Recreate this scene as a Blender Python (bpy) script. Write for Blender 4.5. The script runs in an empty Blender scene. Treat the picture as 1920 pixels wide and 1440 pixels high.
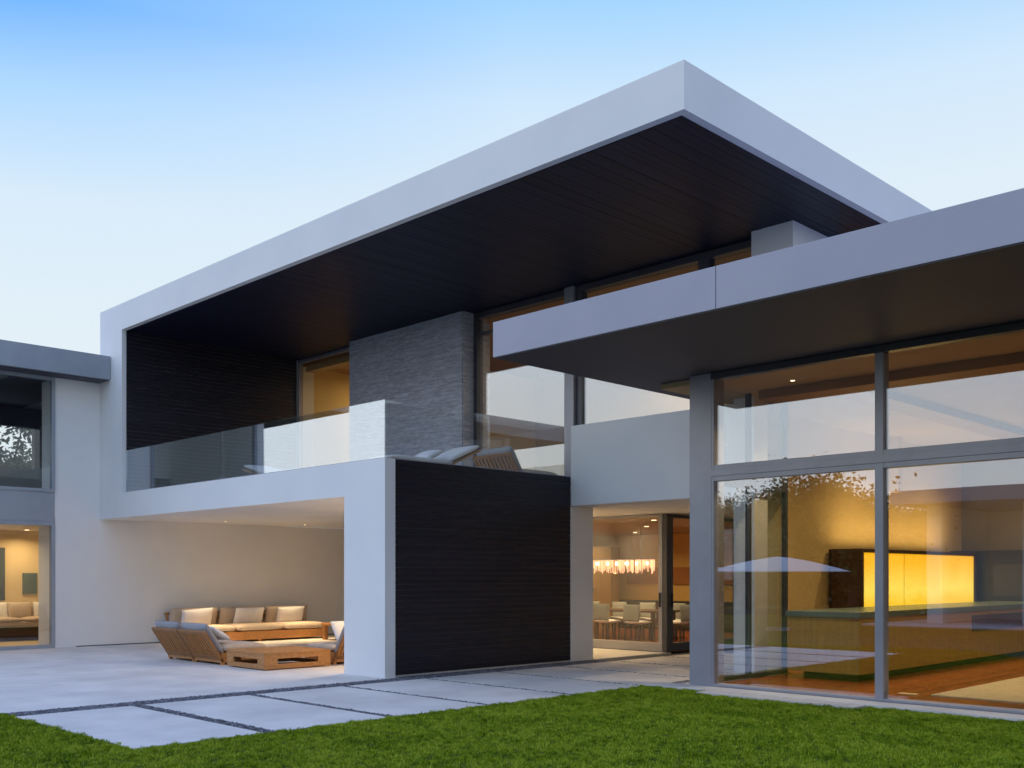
import bpy, bmesh, math, random
import numpy as np
from mathutils import Vector, Matrix
R = math.radians
random.seed(7)
rng = np.random.default_rng(7)
S = bpy.context.scene
COL = S.collection

# ------------------------------------------------------------------ camera, sky, sun, exposure
cam = bpy.data.cameras.new('camera'); camo = bpy.data.objects.new('camera', cam); COL.objects.link(camo)
camo.location = (0, 0, 1.6); camo.rotation_euler = (R(90), 0, R(45))
cam.sensor_width = 36; cam.lens = 36*1910/1920; cam.shift_y = 0.1875; cam.clip_start = 0.1; cam.clip_end = 3000
S.camera = camo

world = bpy.data.worlds.new("World"); S.world = world; world.use_nodes = True
wn = world.node_tree; wn.nodes.clear()
def N(nt, typ, **kw):
    n = nt.nodes.new(typ)
    for k, v in kw.items(): setattr(n, k, v)
    return n
def mth(nt, op, a, b=None, clamp=False):
    n = N(nt, 'ShaderNodeMath', operation=op, use_clamp=clamp)
    for i, v in enumerate((a, b)):
        if v is None: continue
        if isinstance(v, (int, float)): n.inputs[i].default_value = v
        else: nt.links.new(v, n.inputs[i])
    return n.outputs[0]
def ramp(nt, fac, stops, interp='LINEAR'):
    r = N(nt, 'ShaderNodeValToRGB'); r.color_ramp.interpolation = interp
    e = r.color_ramp.elements
    while len(e) < len(stops): e.new(0.5)
    for i, (p, c) in enumerate(stops):
        e[i].position = p; e[i].color = tuple(c) + (1,) if len(c) == 3 else c
    nt.links.new(fac, r.inputs[0]); return r.outputs[0]
def mixc(nt, fac, a, b, blend='MIX'):
    m = N(nt, 'ShaderNodeMix', data_type='RGBA', blend_type=blend)
    for i, v in ((0, fac), (6, a), (7, b)):
        if isinstance(v, (int, float)): m.inputs[i].default_value = v
        elif isinstance(v, tuple): m.inputs[i].default_value = v + (1,) if len(v) == 3 else v
        else: nt.links.new(v, m.inputs[i])
    return m.outputs[2]
SUN_DIR = Vector((-0.70, -0.70, 0.13)).normalized()      # where the sun has just gone down
tc = N(wn, 'ShaderNodeTexCoord'); sep = N(wn, 'ShaderNodeSeparateXYZ'); wn.links.new(tc.outputs['Generated'], sep.inputs[0])
HI = [(0.60, (0.30, 0.54, 1.1)), (0.78, (0.56, 0.72, 1.25)), (1.0, (0.60, 0.76, 1.28))]  # unseen upper sky, brightened to add light on ground and walls
zen = ramp(wn, sep.outputs[2], [(0.0, (0.80, 0.86, 0.92)), (0.20, (0.80, 0.90, 0.96)), (0.32, (0.72, 0.87, 1.0)), (0.40, (0.44, 0.72, 1.06)), (0.46, (0.15, 0.47, 1.08))] + HI)
pale = ramp(wn, sep.outputs[2], [(0.0, (0.80, 0.84, 0.93)), (0.20, (0.80, 0.89, 0.97)), (0.34, (0.77, 0.89, 0.98)), (0.42, (0.66, 0.84, 1.02)), (0.49, (0.39, 0.70, 1.04))] + HI)
# paler towards +Y+X (the right of the photo)
azr = mth(wn, 'ADD', mth(wn, 'MULTIPLY', sep.outputs[0], 0.707), mth(wn, 'MULTIPLY', sep.outputs[1], 0.707))
azf = mth(wn, 'ADD', mth(wn, 'MULTIPLY', azr, 2.4), 1.0, clamp=True)
skyc = mixc(wn, azf, zen, pale)
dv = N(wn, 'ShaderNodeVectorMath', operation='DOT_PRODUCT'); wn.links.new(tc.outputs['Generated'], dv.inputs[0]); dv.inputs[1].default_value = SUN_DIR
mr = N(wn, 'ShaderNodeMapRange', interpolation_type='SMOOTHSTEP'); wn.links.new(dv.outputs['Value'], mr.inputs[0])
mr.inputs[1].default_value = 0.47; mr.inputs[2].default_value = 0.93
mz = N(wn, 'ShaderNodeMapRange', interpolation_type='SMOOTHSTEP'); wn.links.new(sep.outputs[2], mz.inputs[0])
mz.inputs[1].default_value = 0.14; mz.inputs[2].default_value = 0.38; mz.inputs[3].default_value = 0.32; mz.inputs[4].default_value = 1.15  # lobe made stronger higher up, added to brighten the front walls
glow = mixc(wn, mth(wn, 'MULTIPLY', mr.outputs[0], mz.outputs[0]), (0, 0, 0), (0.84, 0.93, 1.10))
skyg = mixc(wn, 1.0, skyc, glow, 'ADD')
nish = N(wn, 'ShaderNodeTexSky', sky_type='NISHITA'); nish.sun_disc = False
nish.sun_elevation = math.asin(SUN_DIR.z); nish.sun_rotation = math.atan2(SUN_DIR.x, SUN_DIR.y)
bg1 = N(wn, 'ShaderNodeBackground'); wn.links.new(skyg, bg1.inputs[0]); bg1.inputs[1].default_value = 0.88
bg2 = N(wn, 'ShaderNodeBackground'); wn.links.new(nish.outputs[0], bg2.inputs[0]); bg2.inputs[1].default_value = 0.005
ads = N(wn, 'ShaderNodeAddShader'); wo = N(wn, 'ShaderNodeOutputWorld')
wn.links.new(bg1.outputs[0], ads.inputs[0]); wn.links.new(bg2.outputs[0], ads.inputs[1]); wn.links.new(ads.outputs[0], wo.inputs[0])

sl = bpy.data.lights.new('sun', 'SUN'); sl.energy = 0.10; sl.angle = R(40); sl.color = (1.0, 0.93, 0.88)
so = bpy.data.objects.new('sun', sl); COL.objects.link(so); so.rotation_euler = (-SUN_DIR).to_track_quat('-Z', 'Y').to_euler(); so.location = (-30, -30, 20)
S.view_settings.view_transform = 'Standard'; S.view_settings.look = 'None'; S.view_settings.gamma = 1; S.view_settings.exposure = 0.12

# ------------------------------------------------------------------ materials
def newmat(name):
    m = bpy.data.materials.new(name); m.use_nodes = True
    nt = m.node_tree; b = nt.nodes['Principled BSDF']; return m, nt, b
def geo_pos(nt):
    return N(nt, 'ShaderNodeNewGeometry').outputs['Position']
def scaled(nt, v, s):
    n = N(nt, 'ShaderNodeVectorMath', operation='MULTIPLY'); nt.links.new(v, n.inputs[0]); n.inputs[1].default_value = s; return n.outputs[0]
def noise(nt, v, scale, detail=4, rough=0.55):
    n = N(nt, 'ShaderNodeTexNoise'); nt.links.new(v, n.inputs['Vector']); n.inputs['Scale'].default_value = scale
    n.inputs['Detail'].default_value = detail; n.inputs['Roughness'].default_value = rough; return n.outputs['Fac']
def bump(nt, b, h, strength, dist=0.01):
    n = N(nt, 'ShaderNodeBump'); n.inputs['Strength'].default_value = strength; n.inputs['Distance'].default_value = dist
    nt.links.new(h, n.inputs['Height']); nt.links.new(n.outputs[0], b.inputs['Normal'])
def surf(name, c1, c2=None, rough=0.7, nscale=3.0, stretch=(1, 1, 1), bscale=None, bstr=0.2, metal=0.0, island=0.0, spec=0.5, lo=0.35, hi=0.65):
    m, nt, b = newmat(name)
    v = scaled(nt, geo_pos(nt), stretch)
    c2 = c2 or tuple(x*0.85 for x in c1)
    f = noise(nt, v, nscale)
    c = ramp(nt, f, [(lo, c1), (hi, c2)])
    if island:
        g = N(nt, 'ShaderNodeNewGeometry').outputs['Random Per Island']
        k = mth(nt, 'ADD', mth(nt, 'MULTIPLY', g, island), 1 - island/2)
        vm = N(nt, 'ShaderNodeVectorMath', operation='SCALE'); nt.links.new(c, vm.inputs[0]); nt.links.new(k, vm.inputs[3]); c = vm.outputs[0]
    nt.links.new(c, b.inputs['Base Color'])
    b.inputs['Roughness'].default_value = rough; b.inputs['Metallic'].default_value = metal; b.inputs['Specular IOR Level'].default_value = spec
    if bscale: bump(nt, b, noise(nt, v, bscale, 3), bstr)
    return m
def emis(name, col, s):
    m, nt, b = newmat(name); b.inputs['Base Color'].default_value = col + (1,)
    b.inputs['Emission Color'].default_value = col + (1,); b.inputs['Emission Strength'].default_value = s; return m
def glassmat(name, refl, tint=(0.97, 0.98, 0.97), rough=0.0):
    m = bpy.data.materials.new(name); m.use_nodes = True; nt = m.node_tree; nt.nodes.clear()
    lw = N(nt, 'ShaderNodeLayerWeight'); lw.inputs['Blend'].default_value = 0.5
    f = mth(nt, 'ADD', mth(nt, 'MULTIPLY', mth(nt, 'POWER', lw.outputs['Facing'], 4.0), 0.8), refl, clamp=True)
    t = N(nt, 'ShaderNodeBsdfTransparent'); t.inputs[0].default_value = tint + (1,)
    g = N(nt, 'ShaderNodeBsdfAnisotropic'); g.inputs['Roughness'].default_value = rough; g.inputs[0].default_value = (0.86, 0.93, 1, 1)
    # old float glass is never dead flat: a very slow wave bends what it mirrors
    nz = noise(nt, geo_pos(nt), 0.55, 1); bm_ = N(nt, 'ShaderNodeBump'); bm_.inputs['Strength'].default_value = 0.05; bm_.inputs['Distance'].default_value = 0.02
    nt.links.new(nz, bm_.inputs['Height']); nt.links.new(bm_.outputs[0], g.inputs['Normal'])
    mx = N(nt, 'ShaderNodeMixShader'); nt.links.new(f, mx.inputs[0]); nt.links.new(t.outputs[0], mx.inputs[1]); nt.links.new(g.outputs[0], mx.inputs[2])
    o = N(nt, 'ShaderNodeOutputMaterial'); nt.links.new(mx.outputs[0], o.inputs[0]); return m

M = {}
M['stucco'] = surf('white_stucco', (0.82, 0.81, 0.80), (0.77, 0.765, 0.765), 0.85, 0.7, bscale=60, bstr=0.12)
M['stucco_warm'] = surf('plain_plaster', (0.62, 0.60, 0.57), (0.58, 0.56, 0.53), 0.85, 0.7, bscale=60, bstr=0.12)
M['fascia_grey'] = surf('fascia_metal', (0.37, 0.36, 0.43), (0.34, 0.335, 0.41), 0.5, 1.0, bscale=None)
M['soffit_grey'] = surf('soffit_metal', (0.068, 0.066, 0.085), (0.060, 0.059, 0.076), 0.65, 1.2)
M['alu'] = surf('anodised_frame', (0.33, 0.325, 0.36), (0.29, 0.29, 0.32), 0.38, 2.0, metal=0.25)
M['alu_blue'] = surf('blue_grey_frame', (0.34, 0.37, 0.42), (0.30, 0.335, 0.385), 0.45, 2.0, metal=0.1)
M['alu_dark'] = surf('dark_frame', (0.07, 0.07, 0.085), (0.055, 0.055, 0.07), 0.4, 2.0, metal=0.2)
M['darkwood'] = surf('dark_timber', (0.013, 0.012, 0.021), (0.009, 0.0085, 0.016), 0.42, 2.5, stretch=(1, 0.25, 8), island=0.3, bscale=8, bstr=0.06, spec=0.4)
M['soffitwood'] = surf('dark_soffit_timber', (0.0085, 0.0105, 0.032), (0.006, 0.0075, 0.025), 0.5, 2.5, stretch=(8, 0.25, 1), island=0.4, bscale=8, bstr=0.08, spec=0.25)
M['stone'] = surf('grey_ledgestone', (0.52, 0.53, 0.60), (0.36, 0.37, 0.43), 0.7, 6.0, stretch=(1, 1, 5), island=0.32, bscale=40, bstr=0.2)
M['concrete'] = surf('pale_concrete', (0.72, 0.69, 0.65), (0.58, 0.555, 0.525), 0.7, 1.1, bscale=90, bstr=0.2)
M['terrace'] = surf('terrace_tile', (0.55, 0.54, 0.53), None, 0.7, 1.3)
M['gravelbed'] = surf('gravel_bed', (0.11, 0.11, 0.12), (0.06, 0.06, 0.07), 0.95, 40, bscale=60, bstr=1)
M['pebble'] = surf('pebble', (0.20, 0.20, 0.225), (0.09, 0.09, 0.105), 0.8, 8, island=1.2)
M['soil'] = surf('ground_cover', (0.035, 0.06, 0.015), (0.05, 0.08, 0.02), 0.95, 0.4, bscale=5, bstr=1)
M['lawn'] = surf('lawn_soil', (0.022, 0.042, 0.006), (0.035, 0.065, 0.009), 0.95, 6, bscale=30, bstr=1)
M['floorwood'] = surf('red_floorboards', (0.34, 0.09, 0.028), (0.22, 0.055, 0.018), 0.24, 3, stretch=(8, 0.6, 1), island=0.5)
M['teak'] = surf('teak', (0.52, 0.24, 0.075), (0.38, 0.16, 0.045), 0.5, 4, stretch=(3, 3, 9), island=0.25)
M['teak2'] = surf('teak_slat', (0.36, 0.16, 0.05), (0.26, 0.11, 0.032), 0.55, 4, stretch=(3, 3, 9), island=0.25)
M['kitwood'] = surf('kitchen_veneer', (0.40, 0.24, 0.055), (0.30, 0.18, 0.04), 0.35, 2.2, stretch=(9, 9, 0.5), lo=0.3, hi=0.7)
M['kitdark'] = surf('dark_veneer', (0.075, 0.032, 0.018), (0.05, 0.02, 0.012), 0.55, 3, stretch=(1, 1, 8))
M['worktop'] = surf('green_grey_worktop', (0.14, 0.20, 0.17), None, 0.3, 3)
M['cush_white'] = surf('white_fabric', (0.82, 0.80, 0.80), (0.76, 0.74, 0.74), 0.95, 5, bscale=250, bstr=0.2)
M['cush_beige'] = surf('beige_fabric', (0.58, 0.47, 0.37), (0.52, 0.42, 0.33), 0.95, 5, bscale=250, bstr=0.2)
M['cush_grey'] = surf('grey_fabric', (0.34, 0.33, 0.34), (0.30, 0.29, 0.30), 0.95, 5, bscale=250, bstr=0.2)
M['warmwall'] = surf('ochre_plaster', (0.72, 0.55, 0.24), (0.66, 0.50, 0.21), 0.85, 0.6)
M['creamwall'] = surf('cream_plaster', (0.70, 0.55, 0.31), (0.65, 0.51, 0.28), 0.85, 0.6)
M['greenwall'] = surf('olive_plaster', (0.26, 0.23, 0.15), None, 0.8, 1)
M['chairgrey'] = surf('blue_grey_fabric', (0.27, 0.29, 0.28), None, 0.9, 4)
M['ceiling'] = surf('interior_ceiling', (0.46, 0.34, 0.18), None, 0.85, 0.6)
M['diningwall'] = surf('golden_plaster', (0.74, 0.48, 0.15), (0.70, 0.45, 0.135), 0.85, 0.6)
M['woodceil'] = surf('wood_ceiling', (0.36, 0.20, 0.08), (0.28, 0.15, 0.06), 0.6, 3, stretch=(0.4, 6, 1))
M['black'] = surf('black_metal', (0.02, 0.02, 0.022), None, 0.4, 3)
M['rug'] = surf('cream_rug', (0.62, 0.52, 0.36), None, 0.95, 5, bscale=200, bstr=0.4)
M['leaf'] = surf('leaf', (0.07, 0.10, 0.02), (0.12, 0.13, 0.03), 0.7, 1.5, island=0.9)
M['bark'] = surf('bark', (0.09, 0.065, 0.045), None, 0.9, 8, stretch=(1, 1, .2), bscale=20, bstr=0.8)
M['art_orange'] = surf('orange_canvas', (0.42, 0.17, 0.04), (0.34, 0.14, 0.035), 0.8, 1)
M['art_teal'] = surf('teal_canvas', (0.02, 0.07, 0.075), None, 0.7, 2)
M['art_blue'] = surf('blue_panel', (0.012, 0.035, 0.06), None, 0.7, 2)
M['glow'] = None
M['glass'] = glassmat('window_glass', 0.195)
M['railglass'] = glassmat('railing_glass', 0.27, (0.95, 0.975, 0.97))
M['glass_side'] = glassmat('clear_glass', 0.05)
M['bulb'] = emis('bulb', (1.0, 0.66, 0.36), 8)
M['lampdisc'] = emis('lamp_disc', (1.0, 0.72, 0.42), 5)
M['crystal'] = emis('lit_crystal', (1.0, 0.58, 0.34), 0.85)
# backlit panel: brighter where the tubes sit behind the opal glass near its foot
def panelmat():
    m, nt, b = newmat('backlit_amber_glass')
    z = N(nt, 'ShaderNodeSeparateXYZ'); nt.links.new(geo_pos(nt), z.inputs[0])
    f = mth(nt, 'MULTIPLY', mth(nt, 'SUBTRACT', z.outputs[2], 1.0), 1.0, clamp=True)
    n = noise(nt, geo_pos(nt), 1.2, 2)
    f2 = mth(nt, 'ADD', f, mth(nt, 'MULTIPLY', mth(nt, 'SUBTRACT', n, 0.5), 0.5))
    c = ramp(nt, f2, [(0.1, (1.0, 0.60, 0.02)), (0.35, (1.0, 0.76, 0.10)), (0.9, (1.0, 0.46, 0.0))])
    nt.links.new(c, b.inputs['Emission Color']); b.inputs['Emission Strength'].default_value = 1.15; b.inputs['Base Color'].default_value = (0.8, 0.6, 0.2, 1)
    return m
M['glow'] = panelmat()

# ------------------------------------------------------------------ builders
class MB:
    def __init__(s): s.v = []; s.f = []
    def add(s, vs, fs):
        o = len(s.v); s.v += [tuple(p) for p in vs]; s.f += [tuple(i+o for i in f) for f in fs]; return s
    def box(s, x0, x1, y0, y1, z0, z1, mat=None):
        x0, x1 = min(x0, x1), max(x0, x1); y0, y1 = min(y0, y1), max(y0, y1); z0, z1 = min(z0, z1), max(z0, z1)
        vs = [Vector(p) for p in ((x0,y0,z0),(x1,y0,z0),(x1,y1,z0),(x0,y1,z0),(x0,y0,z1),(x1,y0,z1),(x1,y1,z1),(x0,y1,z1))]
        if mat: vs = [mat @ p for p in vs]
        return s.add(vs, [(0,3,2,1),(4,5,6,7),(0,1,5,4),(1,2,6,5),(2,3,7,6),(3,0,4,7)])
    def bar(s, p, q, w, h=None):
        p, q = Vector(p), Vector(q); h = h or w; d = q - p; L = d.length
        m = Matrix.Translation(p) @ d.to_track_quat('Z', 'Y').to_matrix().to_4x4()
        return s.box(-w/2, w/2, -h/2, h/2, 0, L, m)
    def tube(s, p, q, r0, r1=None, n=12):
        r1 = r0 if r1 is None else r1; p, q = Vector(p), Vector(q)
        m = (q-p).to_track_quat('Z', 'Y').to_matrix(); vs = []
        for c, r in ((p, r0), (q, r1)):
            for k in range(n):
                a = 2*math.pi*k/n; vs.append(c + m @ Vector((r*math.cos(a), r*math.sin(a), 0)))
        fs = [(k, (k+1) % n, n+(k+1) % n, n+k) for k in range(n)] + [tuple(range(n))[::-1], tuple(range(n, 2*n))]
        return s.add(vs, fs)
    def pillow(s, m, w, h, t, n=9, p=5, fluff=0.35):
        """soft cushion in the local xy plane of m, thickness t along z"""
        vs = []; fs = []
        for side in (1, -1):
            for i in range(n+1):
                for j in range(n+1):
                    u = math.sin((i/n*2-1)*math.pi/2); v = math.sin((j/n*2-1)*math.pi/2)
                    e = max(0, (1-abs(u)**p)*(1-abs(v)**p))
                    zz = side*t/2*(e**0.5)*(1-fluff+fluff*(1-u*u)*(1-v*v))
                    pinch = 1-0.035*(1-abs(u)**2) if abs(v) > .99 else 1; pinch2 = 1-0.035*(1-abs(v)**2) if abs(u) > .99 else 1
                    vs.append(m @ Vector((u*w/2*pinch2, v*h/2*pinch, zz)))
        k = (n+1)*(n+1)
        for i in range(n):
            for j in range(n):
                a = i*(n+1)+j; q = (a, a+n+1, a+n+2, a+1)
                fs.append(q); fs.append(tuple(x+k for x in q[::-1]))
        return s.add(vs, fs)
    def build(s, name, mat, parent=None, bevel=0, smooth=False, kind=None, local=False):
        me = bpy.data.meshes.new(name); off = Vector((0, 0, 0))
        if parent is not None and not local:
            o = parent
            while o is not None: off += o.location; o = o.parent
        me.from_pydata([tuple(Vector(p)-off) for p in s.v], [], s.f); me.materials.append(mat)
        if smooth:
            b = bmesh.new(); b.from_mesh(me); bmesh.ops.remove_doubles(b, verts=b.verts, dist=1e-5); b.to_mesh(me); b.free()
            me.polygons.foreach_set('use_smooth', [True]*len(me.polygons))
        ob = bpy.data.objects.new(name, me); COL.objects.link(ob)
        if parent is not None: ob.parent = parent
        if bevel:
            bv = ob.modifiers.new('bevel', 'BEVEL'); bv.width = bevel; bv.segments = 2; bv.limit_method = 'ANGLE'
        if kind: ob['kind'] = kind
        return ob
def thing(name, label, cat, loc=(0, 0, 0), rz=0, group=None):
    o = bpy.data.objects.new(name, None); COL.objects.link(o); o.empty_display_size = 0.2
    o.location = loc; o.rotation_euler = (0, 0, rz); o['label'] = label; o['category'] = cat
    if group: o['group'] = group
    return o
def tag(o, label, cat, group=None):
    o['label'] = label; o['category'] = cat
    if group: o['group'] = group
    return o
def dup(root, loc, rz, label, group=None, name=None):
    r = root.copy(); COL.objects.link(r); r.location = loc; r.rotation_euler = (0, 0, rz); r['label'] = label
    if group: r['group'] = group
    for ch in list(root.children):
        c = ch.copy(); COL.objects.link(c); c.parent = r
        for g in list(ch.children):
            d = g.copy(); COL.objects.link(d); d.parent = c
    return r
def box(name, dims, mat, parent=None, bevel=0, kind=None):
    return MB().box(*dims).build(name, mat, parent, bevel, kind=kind)
def area(name, parent, loc, size, power, col=(1, 0.65, 0.30), rot=(0, 0, 0), spread=180):
    l = bpy.data.lights.new(name, 'AREA'); l.energy = power; l.color = col; l.shape = 'RECTANGLE'; l.size = size[0]; l.size_y = size[1]; l.spread = R(spread)
    o = bpy.data.objects.new(name, l); COL.objects.link(o); off = Vector(loc)
    if parent is not None: o.parent = parent; off = off - parent.location
    o.location = off; o.rotation_euler = rot; return o

# ------------------------------------------------------------------ ground
YF = 9.86; XC = -12.67; XL = -23.24; XR = -7.01; ZR0 = 7.07; ZR1 = 7.65
g = MB(); g.box(-400, 400, -400, 400, -0.6, -0.09); g.build('ground', M['soil'], kind='structure')
lw = MB(); lw.box(-9.13, 14, -30, 11.88, -0.085, -0.01); lw.box(-60, -9.13, -30, 4.18, -0.085, -0.012); lw.build('lawn', M['lawn'], kind='structure')
pt = MB(); pt.box(-36, -12.60, 4.20, 10.07, -0.08, 0.0); pt.box(-36, -12.9, 10.0701, 16.9, -0.08, 0.0); pt.build('patio', M['concrete'], bevel=0.006, kind='structure')
joints = [(4.2, 0.0), (5.65, 0.17), (7.24, 0.12), (8.76, 0.10), (10.32, 0.09), (11.87, 0.085), (13.4, 0.08), (14.95, 0.08), (16.5, 0.08), (18.1, 0.08)]
pv = MB()
for (a, wa), (b, wb) in zip(joints[:-1], joints[1:]):
    pv.box(-12.20, -9.15, a+wa/2, b-wb/2, -0.08, 0.0)
for (a, wa), (b, wb) in list(zip(joints[5:-1], joints[6:])):
    pv.box(-9.02, -8.67, max(a+wa/2, 12.0), b-wb/2, -0.08, -0.002)
pv.build('path', M['concrete'], bevel=0.006, kind='structure')
gb = MB(); gb.box(-12.598, -8.6, 4.2, 18.1, -0.085, -0.014); gb.box(-12.8, -12.5985, 10.0705, 14.9, -0.085, -0.014); gb.build('gravel_bed', M['gravelbed'], kind='structure')
box('porch_floor', (-16.0, -12.62, 14.9, 17.3, -0.03, 0.012), M['concrete'], kind='structure')
box('doorstep_paving', (-9.13, 6, 11.9, 12.29, -0.08, 0.025), M['concrete'], kind='structure', bevel=0.005)
dk = MB()
for i in range(23): dk.box(-8.05+i*0.1, -7.96+i*0.1, 11.60, 11.885, -0.05, 0.018)
dk.build('paver_strip', M['stucco_warm'], kind='structure')

# pebbles in the joints
def pebbles():
    pts = []
    def fill(x0, x1, y0, y1, dens):
        n = int((x1-x0)*(y1-y0)*dens)
        for _ in range(n): pts.append((random.uniform(x0, x1), random.uniform(y0, y1)))
    fill(-12.60, -12.20, 4.2, 14.9, 2200); fill(-12.665, -12.60, 10.07, 14.9, 2200)
    for (a, w) in joints[1:]:
        if w and a < 17: fill(-12.2, -9.15, a-w/2, a+w/2, 2200 if w > .1 else 1300)
    fill(-9.15, -8.9, 11.95, 14, 1500); fill(-9.15, -9.02, 11.95, 17, 1500)
    base = np.array([(1,0,0),(-1,0,0),(0,1,0),(0,-1,0),(0,0,1),(0,0,-1)], float)
    tri = np.array([(0,2,4),(2,1,4),(1,3,4),(3,0,4),(2,0,5),(1,2,5),(3,1,5),(0,3,5)])
    P = np.array(pts); n = len(P); V = np.zeros((n, 6, 3)); sc = rng.uniform(0.010, 0.022, (n, 1, 1)) * np.concatenate([rng.uniform(.7, 1.4, (n, 1, 2)), rng.uniform(.45, .8, (n, 1, 1))], 2)
    B = base[None]*sc; a = rng.uniform(0, 6.28, n)
    V[:, :, 0] = B[:, :, 0]*np.cos(a)[:, None]-B[:, :, 1]*np.sin(a)[:, None]+P[:, 0:1]
    V[:, :, 1] = B[:, :, 0]*np.sin(a)[:, None]+B[:, :, 1]*np.cos(a)[:, None]+P[:, 1:2]
    V[:, :, 2] = B[:, :, 2]-0.014+rng.uniform(0, .010, (n, 1))
    F = (tri[None]+(np.arange(n)*6)[:, None, None]).reshape(-1, 3)
    return V.reshape(-1, 3), F
def npmesh(name, V, F, mat):
    me = bpy.data.meshes.new(name); me.vertices.add(len(V)); me.vertices.foreach_set('co', V.astype(np.float32).ravel())
    k = F.shape[1]; me.loops.add(F.size); me.loops.foreach_set('vertex_index', F.astype(np.int32).ravel())
    me.polygons.add(len(F)); me.polygons.foreach_set('loop_start', np.arange(0, F.size, k, dtype=np.int32)); me.update(calc_edges=True)
    me.materials.append(mat); ob = bpy.data.objects.new(name, me); COL.objects.link(ob); return ob
V, F = pebbles(); o = npmesh('gravel', V, F, M['pebble']); o['kind'] = 'stuff'; tag(o, 'grey pebbles filling the joints between the pale paving slabs', 'gravel')

# grass blades
def grassmat():
    m, nt, b = newmat('grass_blades'); p = geo_pos(nt)
    g = N(nt, 'ShaderNodeNewGeometry').outputs['Random Per Island']
    n = noise(nt, p, 1.6, 3); n2 = noise(nt, p, 9, 2)
    f = mth(nt, 'ADD', mth(nt, 'MULTIPLY', g, 0.25), mth(nt, 'MULTIPLY', mth(nt, 'ADD', n, n2), 0.44))
    c = ramp(nt, f, [(0.38, (0.055, 0.11, 0.001)), (0.52, (0.185, 0.285, 0.003)), (0.68, (0.38, 0.44, 0.03))])
    nt.links.new(c, b.inputs['Base Color']); b.inputs['Roughness'].default_value = 0.55; b.inputs['Specular IOR Level'].default_value = 0.12
    return m
def blades(n, fx, hmin=0.015, hmax=0.032):
    P = fx(n); n = len(P); c = np.zeros(n); r2 = np.random.default_rng(3)
    for _ in range(14):
        k = r2.uniform(8, 55); th = r2.uniform(0, 6.28); c += np.sin(k*(P[:, 0]*np.cos(th)+P[:, 1]*np.sin(th))+r2.uniform(0, 6.28))
    c = c/3.7
    h = rng.uniform(hmin, hmax, n)*np.clip(1+.38*c, .45, 1.9); a = rng.uniform(0, 6.28, n); lean = rng.uniform(0.1, 1.0, n)*h; la = rng.uniform(0, 6.28, n)*.5+c*2.2
    w = rng.uniform(0.0022, 0.0042, n); dx, dy = np.cos(a)*w, np.sin(a)*w; lx, ly = np.cos(la)*lean, np.sin(la)*lean
    V = np.zeros((n, 5, 3)); z0 = -0.012
    V[:, 0] = np.stack([P[:, 0]-dx, P[:, 1]-dy, np.full(n, z0)], 1); V[:, 1] = np.stack([P[:, 0]+dx, P[:, 1]+dy, np.full(n, z0)], 1)
    V[:, 2] = np.stack([P[:, 0]+dx*.8+lx*.35, P[:, 1]+dy*.8+ly*.35, z0+h*.6], 1); V[:, 3] = np.stack([P[:, 0]-dx*.8+lx*.35, P[:, 1]-dy*.8+ly*.35, z0+h*.6], 1)
    V[:, 4] = np.stack([P[:, 0]+lx, P[:, 1]+ly, z0+h], 1)
    b = np.arange(n)*5
    F = np.concatenate([np.stack([b, b+1, b+2], 1), np.stack([b, b+2, b+3], 1), np.stack([b+3, b+2, b+4], 1)])
    return V.reshape(-1, 3), F
def onlawn(x, y):
    e = 0.03*np.sin(x*9)+0.02*np.sin(x*23+1); e2 = 0.02*np.sin(y*11)+0.02*np.sin(y*27)
    ok = ((x > -9.15+e2) & (y < 11.9+e)) | ((x <= -9.1) & (y < 4.2+e))
    ok &= ~((x > -8.07) & (x < -5.72) & (y > 11.62+e*1.2))
    return ok
def near(n):
    x = rng.uniform(-17, -1.5, n); y = rng.uniform(1.0, 12.0, n); d = (y-x)*.7071; r = (x+y)*.7071
    k = onlawn(x, y) & (d > 7.6) & (np.abs(r/d) < 0.60); return np.stack([x[k], y[k]], 1)
def far(n):
    x = rng.uniform(-26, 6, n); y = rng.uniform(-12, 11.9, n); d = (y-x)*.7071; r = (x+y)*.7071
    k = onlawn(x, y) & ~((d > 7.6) & (np.abs(r/d) < 0.60)); return np.stack([x[k], y[k]], 1)
V1, F1 = blades(1500000, near); V2, F2 = blades(260000, far, 0.025, 0.05)
o = npmesh('grass', np.concatenate([V1, V2]), np.concatenate([F1, F2+len(V1)]), grassmat()); o['kind'] = 'stuff'; tag(o, 'short green lawn grass in front of the paving and the house', 'grass')

# ------------------------------------------------------------------ main house
H = thing('house', 'two-storey white house with a broad flat roof over a dark timber lined balcony', 'house', (-16, 12, 0))
def frame_ext(name, boxes, mat, parent=H, bevel=0.01, **k):
    m = MB()
    for b in boxes: m.box(*b)
    return m.build(name, mat, parent, bevel, **k)
frame_ext('roof', [(XL, XR, YF, 24.6, ZR0, ZR1)], M['stucco'], bevel=0)
sb = MB(); y = 0
x = -22.09
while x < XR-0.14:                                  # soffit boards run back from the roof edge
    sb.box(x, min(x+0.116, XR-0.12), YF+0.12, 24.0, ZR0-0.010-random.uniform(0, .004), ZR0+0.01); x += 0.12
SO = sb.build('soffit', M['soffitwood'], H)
frame_ext('side_wall', [(XL, -22.1, YF, 14.9, 2.9, ZR0)], M['stucco'], bevel=0)
wb = MB(); z = 3.31
while z < 7.04:
    wb.box(-22.11, -22.085-random.uniform(0, .005), YF+0.10, 14.38, z, min(z+0.086, 7.055)); z += 0.09
wb.build('timber_lining', M['darkwood'], H)
frame_ext('balcony_slab', [(-22.099, XC, YF, YF+0.205, 2.9, 3.45), (-22.099, XC-0.03, YF+0.205, 14.22, 2.9, 3.2), (XC-0.2, XC-0.03, YF+0.205, 14.22, 3.2, 3.448)], M['stucco'], bevel=0)
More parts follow.
